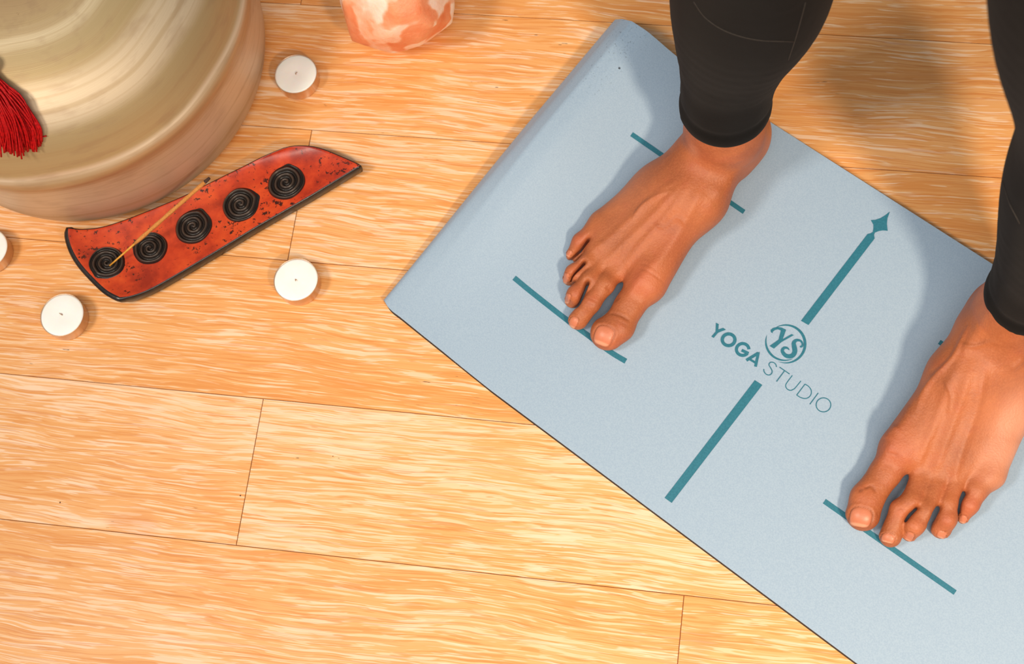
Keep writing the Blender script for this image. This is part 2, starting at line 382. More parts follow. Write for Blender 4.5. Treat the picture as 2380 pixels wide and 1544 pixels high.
def mat_salt():
    m,nt,b=mat('pink_salt',.45); q=N(nt); o=q.obj()
    wv=q.new('ShaderNodeVectorMath',operation='ADD'); nz=q.new('ShaderNodeTexNoise'); q.l(o,nz.inputs['Vector']); nz.inputs['Scale'].default_value=50.
    sv=q.new('ShaderNodeVectorMath',operation='SCALE'); q.l(nz.outputs['Color'],sv.inputs[0]); sv.inputs['Scale'].default_value=.012
    q.l(o,wv.inputs[0]); q.l(sv.outputs[0],wv.inputs[1])
    vo=q.new('ShaderNodeTexVoronoi',distance='CHEBYCHEV',feature='SMOOTH_F1'); q.l(wv.outputs[0],vo.inputs['Vector']); vo.inputs['Scale'].default_value=40.; vo.inputs['Smoothness'].default_value=.25
    sc=q.new('ShaderNodeSeparateColor'); q.l(vo.outputs['Color'],sc.inputs[0])
    n=q.noise(o,20.,4,.6,.6)
    t=q.math('ADD',q.math('MULTIPLY',sc.outputs[0],.42),q.math('MULTIPLY',n,.62))
    c=q.ramp(t,[(.30,lin(226,122,74)),(.44,lin(236,158,116)),(.56,lin(243,194,166)),(.70,lin(250,228,214))])
    q.l(c,b.inputs['Base Color'])
    b.inputs['Subsurface Weight'].default_value=.5; b.inputs['Subsurface Radius'].default_value=(.03,.012,.006); b.inputs['Subsurface Scale'].default_value=1.
    q.bump(q.noise(o,140.,4,.65),.35,.003,b)
    return m
def mat_redwood():
    m,nt,b=mat('red_lacquer',.36); q=N(nt); o=q.obj()
    n=q.noise(o,45.,4,.6)
    c=q.ramp(n,[(.32,lin(146,36,16)),(.5,lin(188,58,24)),(.68,lin(210,78,32))])
    sx=q.new('ShaderNodeSeparateXYZ'); q.l(o,sx.inputs[0])
    e=q.math('ADD',q.noise(o,190.,4,.72),q.math('MULTIPLY',q.math('SUBTRACT',q.noise(o,26.,2),.5),.30))
    c=q.mix(q.ramp(e,[(.605,(0,0,0,1)),(.64,(1,1,1,1))]),c,lin(58,16,12))
    b2=q.noise(o,480.,2); c=q.mix(q.math('MULTIPLY',q.ramp(b2,[(.68,(0,0,0,1)),(.74,(1,1,1,1))]),.7),c,lin(84,20,12))
    q.l(c,b.inputs['Base Color'])
    b.inputs['Coat Weight'].default_value=.12; b.inputs['Coat Roughness'].default_value=.25
    q.bump(e,.12,.0008,b)
    return m
def mat_ebony():
    m,nt,b=mat('black_lacquer',.28); q=N(nt); o=q.obj()
    q.l(q.ramp(q.noise(o,160.,3),[(.3,lin(20,17,16)),(.7,lin(44,36,33))]),b.inputs['Base Color'])
    q.bump(q.noise(o,500.,3),.2,.0005,b); return m
def mat_spiral():
    m,nt,b=mat('black_worn_spiral',.32); q=N(nt); o=q.obj()
    h=q.attr('ridge').outputs['Fac']
    n=q.noise(o,420.,3)
    c=q.mix(q.math('MULTIPLY',q.math('POWER',h,2.),.55),lin(20,17,17),lin(92,74,62))
    c=q.mix(q.math('MULTIPLY',n,.25),c,lin(40,34,32))
    q.l(c,b.inputs['Base Color']); q.bump(n,.25,.0006,b); return m
def mat_simple(name,c1,c2,scale,rough,metal=0.,bump=0.,bd=.0005,**k):
    m,nt,b=mat(name,rough,metal); q=N(nt); o=q.obj(); n=q.noise(o,scale,3)
    q.l(q.ramp(n,[(.35,c1),(.65,c2)]),b.inputs['Base Color'])
    if bump: q.bump(n,bump,bd,b)
    for kk,v in k.items(): b.inputs[kk].default_value=v
    return m
M=dict(floor=mat_floor(),yoga=mat_yoga(),pr=mat_print(),skin=mat_skin(),fab=mat_fabric(),bowl=mat_bowl(),salt=mat_salt(),
 red=mat_redwood(),ebony=mat_ebony(),spiral=mat_spiral(),
 matedge=mat_simple('mat_rubber_base',lin(34,34,36),lin(48,48,50),300.,.8),
 gap=mat_simple('plank_gap',lin(120,62,26),lin(150,84,38),40.,.8),
 wax=mat_simple('white_wax',lin(246,245,242),lin(250,249,247),60.,.45,0.,.1,.001,**{'Subsurface Weight':.25,'Subsurface Scale':.01}),
 cup=mat_simple('thin_aluminium',lin(222,196,174),lin(236,212,192),60.,.34,1.,.12,.0008),  # peach tint in the metal stands in for the floor's reflection
 wick=mat_simple('cotton_wick',lin(150,120,100),lin(190,165,140),800.,.9),
 tassel=mat_simple('red_thread',lin(160,5,9),lin(200,12,16),500.,.55,0.,.3,.0006,**{'Specular IOR Level':.25}),
 bamboo=mat_simple('bare_bamboo_stick',lin(206,140,40),lin(224,164,64),300.,.55),
 incense=mat_simple('incense_paste',lin(186,120,52),lin(206,142,74),900.,.9,0.,.4,.0004),
 char=mat_simple('charred_incense',lin(46,32,28),lin(80,54,44),700.,.9,0.,.4,.0005),
 seam=mat_simple('grey_stitching',lin(40,37,35),lin(52,47,44),900.,.85))

# ------------------------------------------------------------------ floor
YA=math.radians(-25.751); FU=np.array([math.cos(YA),math.sin(YA)]); FN=np.array([-FU[1],FU[0]])
OFF=.25695*1.184; PW=.12295
def build_floor():
    V=[];F=[];G=[];PL=[];mi=[]
    # butt joints per row, some added under leg and mat (row = number of its lower seam); other rows break at random
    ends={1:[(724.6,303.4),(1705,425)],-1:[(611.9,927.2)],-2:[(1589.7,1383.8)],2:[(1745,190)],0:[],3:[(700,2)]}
    tone={3:[-.03,-.07],2:[-.012,-.085],1:[-.02,.0,-.075],0:[-.012],-1:[.045,.062],-2:[.0,-.015],-3:[-.01,-.01]}  # boards right of the added joints darkened: person's shade put into their colour
    g=.00022
    for k in range(-14,22):
        v0=OFF+k*PW; v1=v0+PW
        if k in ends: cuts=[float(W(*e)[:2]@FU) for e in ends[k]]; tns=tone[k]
        else: cuts=list(np.arange(-3+RNG.uniform(0,1.8),3.2,1.83)); tns=[RNG.uniform(-.04,.03) for _ in range(len(cuts)+1)]
        ed=[-2.6]+cuts+[2.9]
        for a,b_,tn in zip(ed[:-1],ed[1:],tns):
            pid=RNG.uniform(0,60)
            bv=.0003
            ring=[]
            for (du,dz) in ((g,-.0004),(g+bv,0.)):
                for (uu,vv_) in ((a+du,v0+du),(b_-du,v0+du),(b_-du,v1-du),(a+du,v1-du)):
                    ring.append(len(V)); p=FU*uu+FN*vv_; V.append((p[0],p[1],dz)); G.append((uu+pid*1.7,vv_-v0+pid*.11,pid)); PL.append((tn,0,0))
            F.append(tuple(ring[4:8])); mi.append(0)
            for i in range(4):
                F.append((ring[i],ring[(i+1)%4],ring[4+(i+1)%4],ring[4+i])); mi.append(0)
    o=len(V)
    for (uu,vv_) in ((-3,-1.6),(3.2,-1.6),(3.2,3.2),(-3,3.2)):
        p=FU*uu+FN*vv_; V.append((p[0],p[1],-.0008)); G.append((0,0,0)); PL.append((0,0,0))
    for (uu,vv_) in ((-3,-1.6),(3.2,-1.6),(3.2,3.2),(-3,3.2)):
        p=FU*uu+FN*vv_; V.append((p[0],p[1],-.02)); G.append((0,0,0)); PL.append((0,0,0))
    F+= [(o,o+1,o+2,o+3),(o+7,o+6,o+5,o+4)]+[(o+i,o+4+i,o+4+(i+1)%4,o+(i+1)%4) for i in range(4)]; mi+=[1]*6
    f=obj('floor',V,F,[M['floor'],M['gap']],smooth=False,midx=mi)
    for nm,D in (('grain',G),('plank',PL)):
        a=f.data.attributes.new(nm,'FLOAT_VECTOR','POINT'); a.data.foreach_set('vector',np.array(D,dtype=np.float32).ravel())
    f['kind']='structure'
    tag(f,'honey-coloured strand bamboo plank floor under everything','floor')
build_floor()

# ------------------------------------------------------------------ yoga mat
YM=math.radians(-57.0756); MU=np.array([math.cos(YM),math.sin(YM)]); MV=np.array([-MU[1],MU[0]])
U0,V0,V1,U1=-.4545,.1790,.5034,.150
BULGE=[(.0166,.0305),(.03,.0303),(.04,.0277),(.062,.0197),(.085,.0140),(.105,.0107),(.125,.0092),(.15,.0085)]
LOOPF=[(.0166,.0305),(.007,.0245),(.002,.0195),(-.003,.0135),(-.002,.0080),(.003,.0040),(.009,.0015),(.017,.0003),(.03,.0001)]
LOOPN=[(.0166,.0095),(.0035,.0092),(-.0008,.0081),(-.0030,.0054),(-.0024,.0030),(.0,.0011),(.0045,.0003),(.013,.0001),(.03,.0001)]
EDGE=[(-.006,.0085),(0,.0065),(.005,.0045),(.01,.0036),(.02,.0036),(.04,.0028),(.065,.0020),(.09,.0009),(.12,0),(1,0)]
def amp(v):
    t=min(1.,max(0.,(v-V0)/.22)); return t*t*(3-2*t)
def matz(p):
    p=np.asarray(p)[:2]; u=float(p@MU)-U0; a=amp(float(p@MV))
    f=float(np.interp(u,[.007]+[b[0] for b in BULGE]+[.9],[.0245]+[b[1] for b in BULGE]+[.0085]))
    n=float(np.interp(u,[0,.006,.0166,.06,.12],[.0054,.0092,.0095,.0092,.0085]))
    return n+(f-n)*a
def onmat(x,y,lift=.00025):
    z=MT
    for _ in range(8): z=matz(W(x,y,z))
    return W(x,y,z+lift)
def build_mat():
    root=empty('yoga_mat',(*(MU*U0+MV*V0),0)); base=np.array(root.location)
    tag(root,'pale blue yoga mat with folded-under left side and teal alignment marks on wood floor','yoga mat')
    # outer skin of the sheet in cross-section (lofted from a flat near end to a full loop at the far end), offset inwards by its thickness
    def section(a):
        zf=[b[1] for b in BULGE]; zn=[float(np.interp(b[0],[0,.0166,.06,.12],[.0095,.0095,.0092,.0085])) for b in BULGE]
        top=spline([(b[0],n_+(f_-n_)*a) for b,f_,n_ in zip(BULGE,zf,zn)],6)
        loop=spline([tuple(np.array(n_)+(np.array(f_)-np.array(n_))*a) for f_,n_ in zip(LOOPF,LOOPN)],5)
        o=[(U1-U0,.0085),(.5,.0085),(.35,.0085),(.22,.0085)]+[tuple(p) for p in top[::-1]]+[tuple(p) for p in loop[1:]]+[(.06,.0001),(.12,.0001),(.22,.0001),(U1-U0,.0001)]
        o=np.array(o); t=np.gradient(o,axis=0); t/=np.linalg.norm(t,axis=1)[:,None]
        return o,o+np.c_[-t[:,1],t[:,0]]*.0038
    def at(uz,v):
        v=v+float(np.interp(uz[0],[e[0] for e in EDGE],[e[1] for e in EDGE]))*max(0.,1-(v-V0)/.03)
        p=MU*(U0+uz[0])+MV*v; return np.array([p[0],p[1],uz[1]])-base
    nv=40; V=[];F=[];mi=[]
    vs=np.linspace(V0,V1,nv); sec=[section(amp(v)) for v in vs]; n=len(sec[0][0])
    for v,(o_,i_) in zip(vs,sec):
        for q in o_: V.append(at(q,v))
    for v,(o_,i_) in zip(vs,sec):
        for q in i_: V.append(at(q,v))
    O=nv*n
    for j in range(nv-1):
        for i in range(n-1):
            a=j*n+i
            F.append((a,a+1,a+n+1,a+n)); mi.append(0)
            F.append((O+a,O+a+n,O+a+n+1,O+a+1)); mi.append(1)
    for j,fl in ((0,0),(nv-1,1)):
        for i in range(n-1):
            a=j*n+i; f=(a,a+1,O+a+1,O+a); F.append(f if fl else f[::-1]); mi.append(1)
    for i in (0,n-1):
        for j in range(nv-1):
            a=j*n+i; f=(a,a+n,O+a+n,O+a); F.append(f if i else f[::-1]); mi.append(1)
    # object coordinates: origin at fold / near corner, turned to the mat's axes
    sh=obj('sheet',V,F,[M['yoga'],M['matedge']],root,midx=mi)
    bm=bmesh.new(); bm.from_mesh(sh.data); bmesh.ops.recalc_face_normals(bm,faces=bm.faces)
    for e in bm.edges:
        if len(e.link_faces)==2 and e.link_faces[0].material_index!=e.link_faces[1].material_index: e.smooth=False
    # the sheet keeps its own axes so that wear stays put
    bm.transform(Matrix.Rotation(-YM,4,'Z')); bm.to_mesh(sh.data); bm.free(); sh.rotation_euler=(0,0,YM)
    return root,base
mat_root,mat_base=build_mat()
LIFT=[.00022]
def ribbon(px,w,name='',closed=False,n=1,lift=None):
    """printed stroke of pixel width w (number or per-point list) along photographed points"""
    if lift is None: LIFT[0]=.00022+((LIFT[0]-.00022+.00004)%.00036); lift=LIFT[0]
    P=[np.array(p,float) for p in px]
    if not hasattr(w,'__len__'): w=[w]*len(P)
    V=[];F=[]
    for i,p in enumerate(P):
        if closed: t=P[(i+1)%len(P)]-P[i-1]
        else: t=P[min(i+1,len(P)-1)]-P[max(i-1,0)]
        t=t/np.linalg.norm(t); q=np.array([-t[1],t[0]])*w[i]/2
        V.append(onmat(*(p+q),lift)-mat_base); V.append(onmat(*(p-q),lift)-mat_base)
    m=len(P)
    for i in range(m if closed else m-1):
        j=(i+1)%m; F.append((2*i,2*i+1,2*j+1,2*j))
    return V,F
def poly(px,lift=None):
    if lift is None: LIFT[0]=.00022+((LIFT[0]-.00022+.00004)%.00036); lift=LIFT[0]
    from mathutils.geometry import tessellate_polygon
    V=[onmat(*p,lift)-mat_base for p in px]
    tri=tessellate_polygon([[Vector((p[0],p[1],0)) for p in px]])
    return V,[tuple(t) for t in tri]
def printed(name,*parts,label=None):
    V,F=join(*parts); o=obj(name,V,F,M['pr'],mat_root,smooth=False)
    bm=bmesh.new(); bm.from_mesh(o.data)
    for f in bm.faces:
        f.normal_update()
        if f.normal.z<0: f.normal_flip()
    bm.to_mesh(o.data); bm.free()
    if label: o['label']=label
    return o
def seg(a,b,n=10): return [np.array(a,float)+(np.array(b,float)-np.array(a,float))*i/n for i in range(n+1)]
printed('alignment_line',ribbon(spline([(1195,646),(1240,683),(1317,743.5),(1364,778),(1419,818.5),(1454.5,840)],6),12.5))
printed('alignment_line',ribbon(seg((1916,1165.5),(2220,1378)),12.5))
printed('alignment_line',ribbon(seg((1468,312),(1729.5,493),20),11))
printed('alignment_line',ribbon(seg((2183,795),(2450,975)),11))
def A(cx,cy): return (1540+cx/2.1448,470+cy/2.1448)
printed('centre_line',poly([A(460,888),A(497,912),A(45,1500),A(10,1475)]))
head=[A(1133,47),A(1121,80),A(1118,108),A(1122,143),A(1098,141),A(1078,144),A(1058,152),A(1048,149),A(1051,130),A(1051,113),A(1038,90),A(1062,88),A(1088,79),A(1112,64)]
neck=[A(1048,149),A(1058,152),A(1054,163),A(1057,181),A(727,613),A(690,592),A(1022,159),A(1036,156)]
printed('centre_arrow',poly(head),poly(neck))
def B(cx,cy): return (1620+cx/5.5147,720+cy/5.5147)
def bl(pts): return [B(*p) for p in pts]
def ell(c,rx,ry,n=48,a0=0,a1=360,rot=0):
    out=[]
    for i in range(n):
        a=math.radians(a0+(a1-a0)*i/(n if a1-a0==360 else n-1)); x=rx*math.cos(a); y=ry*math.sin(a); r=math.radians(rot)
        out.append((c[0]+x*math.cos(r)-y*math.sin(r),c[1]+x*math.sin(r)+y*math.cos(r)))
    return out
k=5.5147
yoga=[poly(bl([(243,169),(278,186),(271,256),(336,234),(369,257),(268,297),(213,363),(184,345),(238,284)])),
 ribbon(bl(ell((405,387),81,75,48)),41/k,'o',True),
 ribbon(bl(ell((585,511),80,76,30,-2,-322)+[(648,560)]),40/k,'g'), ribbon(bl([(660,562),(572,520)]),38/k,'g'),
 ribbon(bl([(632,650),(787,556)]),38/k,'a'),ribbon(bl([(749,731),(786,556)]),36/k,'a'),ribbon(bl([(677,638),(752,682)]),28/k,'a'),poly(bl([(770,557),(803,541),(800,562),(780,585)]))]
yo=printed('lettering',*yoga,label='bold lettering reading YOGA')
tw=11.5/k
studio=[ribbon(bl(spline([(855,762),(862,800),(888,830),(925,839),(955,820),(962,785),(942,745),(923,712),(930,685),(955,674),(988,682),(1010,705),(1018,736)],5)),tw,'s'),
 ribbon(bl([(1058,738),(1186,826)]),tw,'t'),ribbon(bl([(1122,785),(1019,922)]),tw,'t'),
 ribbon(bl(spline([(1222,843),(1150,940),(1136,978),(1152,1015),(1195,1036),(1235,1022),(1262,1000),(1332,914)],5)),tw,'u'),
 ribbon(bl(spline([(1383,955),(1430,985),(1462,1030),(1463,1080),(1435,1122),(1388,1140),(1330,1128),(1278,1096)],5)),tw,'d'),ribbon(bl([(1386,953),(1276,1098)]),tw,'d'),
 ribbon(bl([(1554,1068),(1446,1214)]),tw,'i'),
 ribbon(bl(ell((1621,1222),94,90,48)),tw,'o',True)]
printed('lettering',*studio,label='thin lettering reading STUDIO')
def cresc(c,rx,ry,a0,a1,wmax,n=40,pw=.7,peak=.5):
    P=ell(c,rx,ry,n,a0,a1); w=[]
    for i in range(n):
        t=i/(n-1); x=t/peak*.5 if t<peak else .5+(t-peak)/(1-peak)*.5
        w.append(max(.8,wmax*math.sin(math.pi*x)**pw)/k)
    return ribbon(bl(P),w,'c')
Yg=bl([(966,304),(946,287),(944,262),(974,236),(1030,222),(1085,231),(1141,258),(1098,380),(1212,314),(1240,327),(1083,415),(985,500),(930,467),(1045,385),(1076,268),(1035,252),(998,262),(972,282)])
Sg=spline([(1320,478),(1345,470),(1352,438),(1330,402),(1290,391),(1258,402),(1240,432),(1247,480),(1254,530),(1236,578),(1190,600),(1135,588),(1100,548),(1095,515),(1122,489),(1160,494),(1182,518)],3)
Sw=np.interp(np.linspace(0,16,len(Sg)),range(17),[20,26,22,26,32,42,52,60,62,58,56,50,44,40,32,24,8])/k
printed('emblem',cresc((1135,441),250,243,-122,112,34,50,.8,.47),cresc((1128,408),246,243,200,65,27,44,.8,.42),poly(Yg),ribbon(bl(Sg),list(Sw),'s'),label='round emblem with script Y and S')

# ------------------------------------------------------------------ signed distance surfaces
def surface(f,lo,hi,h,band=1.6):
    """naive surface nets over a box, evaluated only near the surface; open where the box cuts it"""
    lo=np.array(lo,float); nc=np.ceil((np.array(hi)-lo)/(4*h)).astype(int)
    ax=[lo[i]+np.arange(nc[i]+1)*4*h for i in range(3)]
    Cg=np.stack(np.meshgrid(*ax,indexing='ij'),-1); cd=f(Cg.reshape(-1,3)).reshape(Cg.shape[:3])
    mn=np.full(nc,1e9)
    for dx in (0,1):
        for dy in (0,1):
            for dz in (0,1):
                mn=np.minimum(mn,np.abs(cd[dx:nc[0]+dx,dy:nc[1]+dy,dz:nc[2]+dz]))
    act=mn<4*h*band
    n=nc*4+1
    def up(a):
        a=np.repeat(np.repeat(np.repeat(a,4,0),4,1),4,2); return np.pad(a,((0,1),)*3,mode='edge')
    pm=up(act)
    # include the shared upper faces of active blocks
    q=pm.copy(); q[1:]|=pm[:-1]; pm=q.copy(); q[:,1:]|=pm[:,:-1]; pm=q.copy(); q[:,:,1:]|=pm[:,:,:-1]; pm=q
    d=up(np.where(cd[:-1,:-1,:-1]>0,1.,-1.))
    idx=np.argwhere(pm); P=lo+idx*h
    vals=np.concatenate([f(P[i:i+400000]) for i in range(0,len(P),400000)])
    d[pm]=vals
    s=d<0
    # cells with a sign change
    c=[s[i:n[0]-1+i,j:n[1]-1+j,k:n[2]-1+k] for i in (0,1) for j in (0,1) for k in (0,1)]
    tot=sum(x.astype(np.int8) for x in c); cells=(tot>0)&(tot<8)
    ci=np.argwhere(cells); vid=-np.ones(cells.shape,int); vid[cells]=np.arange(len(ci))
    acc=np.zeros((len(ci),3)); cnt=np.zeros(len(ci))
    corners=[(i,j,k) for i in (0,1) for j in (0,1) for k in (0,1)]
    for a in corners:
        for ax_ in range(3):
            if a[ax_]: continue
            b=list(a); b[ax_]=1
            da=d[ci[:,0]+a[0],ci[:,1]+a[1],ci[:,2]+a[2]]; db=d[ci[:,0]+b[0],ci[:,1]+b[1],ci[:,2]+b[2]]
            m=(da<0)!=(db<0); t=np.where(m,da/np.where(m,da-db,1),0)
            p=np.tile(np.array(a,float),(len(ci),1)); p[:,ax_]+=t
            acc[m]+=p[m]; cnt[m]+=1
    verts=lo+(ci+acc/cnt[:,None])*h
    quads=[]
    for ax_ in range(3):
        b,c_=[(1,2),(2,0),(0,1)][ax_]
        sl0=[slice(None)]*3; sl1=[slice(None)]*3; sl0[ax_]=slice(0,-1); sl1[ax_]=slice(1,None)
        a0=s[tuple(sl0)]; a1=s[tuple(sl1)]
        e=np.argwhere(a0!=a1); 
        ok=(e[:,b]>0)&(e[:,c_]>0)&(e[:,b]<n[b]-1)&(e[:,c_]<n[c_]-1); e=e[ok]
        fl=a0[e[:,0],e[:,1],e[:,2]]
        def v(ob,oc):
            g=e.copy(); g[:,b]-=ob; g[:,c_]-=oc; return vid[g[:,0],g[:,1],g[:,2]]
        Q=np.stack([v(1,1),v(0,1),v(0,0),v(1,0)],-1)
        Q=np.where(fl[:,None],Q,Q[:,::-1])
        quads.append(Q)
    return verts,np.concatenate(quads)
def normals(V,Q):
    n=np.zeros_like(V); a=np.cross(V[Q[:,2]]-V[Q[:,0]],V[Q[:,3]]-V[Q[:,1]])
    for k_ in range(4): np.add.at(n,Q[:,k_],a)
    return n/np.maximum(np.linalg.norm(n,axis=1),1e-12)[:,None]

# ------------------------------------------------------------------ person: bare feet, legs and leggings
LEGL=np.array([[0.2152,0.505,0.1,0.0342],[0.218,0.5064,0.15,0.0351],[0.2223,0.5062,0.2,0.0432],[0.2282,0.5036,0.25,0.0529],[0.2289,0.4978,0.3,0.0538],[0.2255,0.4886,0.36,0.049],[0.2218,0.4797,0.42,0.0478],[0.223,0.4742,0.48,0.0511],[0.2243,0.4681,0.55,0.0578],[0.2261,0.4596,0.65,0.0668],[0.2279,0.4512,0.75,0.0749]])
LEGR=np.array([[0.3634,0.2801,0.1,0.0292],[0.3658,0.2831,0.15,0.032],[0.3675,0.2865,0.2,0.0393],[0.3685,0.2904,0.25,0.0463],[0.3644,0.2917,0.3,0.0475],[0.3549,0.2917,0.36,0.0436],[0.3424,0.2932,0.42,0.0473],[0.3336,0.2981,0.48,0.0571],[0.3271,0.3011,0.55,0.0646],[0.3214,0.3039,0.65,0.0712],[0.3163,0.3063,0.75,0.0762]])
def _fine(Lg):
    z=np.linspace(Lg[0,2],Lg[-1,2],46); S=np.array(spline(Lg,8)); o=np.argsort(S[:,2])
    c=np.stack([np.interp(z,S[o,2],S[o,i]) for i in (0,1)]+[z,np.interp(z,S[o,2],S[o,3])+.0012],-1)
    for _ in range(3): c[1:-1]=.25*c[:-2]+.5*c[1:-1]+.25*c[2:]
    return c
FINE=[]
def legs_sdf(P,off=0.):
    if not FINE: FINE.extend([_fine(LEGL),_fine(LEGR)])
    tot=None
    for Lg in FINE:
        d=None
        for i in range(len(Lg)-1):
            a=Lg[i,:3].copy(); b=Lg[i+1,:3].copy()
            if i==0: a=a-(b-a)*3.; r0=Lg[0,3]
            else: r0=Lg[i,3]
            e=cap(P,a,b,r0,Lg[i+1,3]); d=e if d is None else np.minimum(d,e)
        tot=d if tot is None else smin(tot,d,.02)
    hl=np.array([.2285,.447,.80]); hr=np.array([.3160,.3075,.80]); mid=(hl+hr)/2
    back=np.array([.84,.543,0])*.03
    pel=cap(P,hl+back*.8+[0,0,.02],hr+back*.8+[0,0,.02],.088,.088); tot=smin(tot,pel,.06)
    w=np.array([.543,-.84,0])*.055
    tot=smin(tot,cap(P,mid-w+[0,0,.06],mid-w*.8+[0,0,.22],.085,.075),.05); tot=smin(tot,cap(P,mid+w+[0,0,.06],mid+w*.8+[0,0,.22],.085,.075),.05)
    return tot-off
def polydist(X,pts):
    """distance of xy points to a polyline and position along it 0..1"""
    best=np.full(len(X),1e9); tt=np.zeros(len(X)); n=len(pts)-1
    for i in range(n):
        a=pts[i][:2];b=pts[i+1][:2]; ba=b-a; t=np.clip(((X-a)@ba)/(ba@ba),0,1)
        dd=np.linalg.norm(X-a-t[:,None]*ba,axis=1); m=dd<best; best[m]=dd[m]; tt[m]=(i+t[m])/n
    return best,tt
def detail(F,V,Nn,strokes,nails,reds,pales):
    X=V[:,:2]; disp=np.zeros(len(V)); red=np.zeros(len(V)); pale=np.zeros(len(V)); nail=np.zeros(len(V)); tipm=np.zeros(len(V)); dark=np.zeros(len(V))
    up=np.clip((Nn[:,2]-.05)/.4,0,1)
    for px,z,wd,ht,dk in strokes:
        P=[W(*p,zz) for p,zz in zip(px,z if hasattr(z,'__len__') else [z]*len(px))]
        P=[np.array(p) for p in spline([p for p in P],5)] if len(P)>2 else P
        d,t=polydist(X,P); g=np.exp(-(d/wd)**2)*np.clip(np.minimum(t,1-t)*5+.25,0,1)*up
        disp+=g*ht
        if dk: dark=np.maximum(dark,g*dk)
    for (px,z,dr,a,b) in nails:
        c=W(*px,z)[:2]; dv=np.array(dr); dv=dv/np.linalg.norm(dv); pv=np.array([-dv[1],dv[0]])
        u=(X-c)@dv/a; v=(X-c)@pv/b
        e=(np.abs(u)**3+np.abs(v)**3)**(1/3.)
        near=(np.abs(V[:,2]-z)<.011)&(Nn[:,2]>-.1)
        inside=np.clip((1.03-e)/.12,0,1)*near; nail=np.maximum(nail,inside)
        disp+=near*(np.clip((1.0-e)/.10,0,1)*.00028-np.exp(-((e-1.06)/.085)**2)*.00065*np.clip((.9-u)/.5,0,1)+np.exp(-((e-1.32)/.15)**2)*.0003*np.clip((.6-u)/.6,0,1))
        tipm=np.maximum(tipm,inside*np.clip((u-.62)/.12,0,1))
        dark=np.maximum(dark,near*np.exp(-((e-1.07)/.07)**2)*.55)
    for px,z,r,s in reds:
        c=W(*px,z); red=np.maximum(red,s*np.exp(-((V-c)**2).sum(1)/r**2))
    for px,z,r,s in pales:
        c=W(*px,z); pale=np.maximum(pale,s*np.exp(-((V-c)**2).sum(1)/r**2))
    pale=np.maximum(pale,np.clip((MT+.010-V[:,2])/.010,0,1)*.45)
    return V+Nn*disp[:,None],dict(red=red,pale=pale,nail=nail,nailtip=tipm,dark=dark)
def make_foot(F,deltas):
    apply(F,np.array(deltas)); allp=np.array([F.heel,F.ankle]+[q for t in F.toes for q in t['pts']])
    lo=allp.min(0)-[.04,.04,0]; hi=allp.max(0)+[.04,.04,0]; lo[2]=MT-.003; hi[2]=.150
    V,Q=surface(F.eval,lo,hi,.0010)
    return F,V,Q
m=MT
FL,VL,QL=make_foot(left_foot(),DL)
FR,VR,QR=make_foot(right_foot(),DR)
# strokes: photographed points, height, half width, relief (+ ridge, - crease), darkening
ST_L=[([(1415,725),(1440,733),(1464,745)],m+.023,.0011,-.0009,.5),([(1424,742),(1445,751),(1462,757)],m+.023,.0009,-.0003,.2),
 ([(1362,690),(1376,697),(1388,702)],m+.022,.0008,-.0004,.2),([(1358,700),(1372,707),(1384,711)],m+.021,.0008,-.0003,.2),
 ([(1640,395),(1600,480),(1540,580),(1490,650),(1450,705)],[.085,.072,.055,.040,.032],.0045,.0016,0),
 ([(1610,400),(1560,480),(1490,560),(1425,640)],[.078,.066,.050,.036],.0036,.0011,0),
 ([(1600,400),(1530,480),(1450,560),(1385,625)],[.078,.062,.046,.034],.0034,.0009,0),
 ([(1585,400),(1500,470),(1420,545),(1375,585)],[.075,.056,.042,.030],.0032,.0008,0),
 ([(1735,330),(1700,400),(1655,470)],[.09,.075,.055],.0055,.0022,0),
 ([(1560,440),(1520,455),(1490,475),(1470,510)],[.065,.060,.054,.048],.0016,.0008,.12),
 ([(1600,520),(1575,500),(1545,520),(1520,515)],[.06,.06,.058,.055],.0015,.0006,.12),
 ([(1480,628),(1520,650),(1545,668)],[.032,.03,.025],.0009,-.0004,.2),([(1487,618),(1530,645)],[.032,.028],.0008,-.0003,.15),
 ([(1435,700),(1425,680),(1408,668)],[.03,.03,.028],.003,-.0012,.1)]
NL=[((1403,780),m+.020,FL.toes[0]['dir'][:2],.0072,.0076),((1332,748),m+.013,FL.toes[1]['dir'][:2],.0038,.0037),((1320,697),m+.012,FL.toes[2]['dir'][:2],.0026,.0030),((1315,648),m+.012,FL.toes[3]['dir'][:2],.0028,.0028),((1322,588),m+.012,FL.toes[4]['dir'][:2],.0024,.0024)]
RD_L=[((1490,648),m+.03,.016,.9),((1545,660),m+.018,.014,.6),((1374,697),m+.022,.006,.6),((1337,677),m+.021,.006,.6),((1329,626),m+.02,.006,.5),((1342,553),m+.018,.010,.8),((1425,790),m+.016,.012,.6),((1560,560),.055,.02,.5),((1625,380),.085,.016,.5)]
PL_L=[((1610,350),.08,.006,.35),((1585,395),.08,.005,.5),((1460,430),.03,.03,.3),((1780,320),.03,.022,.45)]
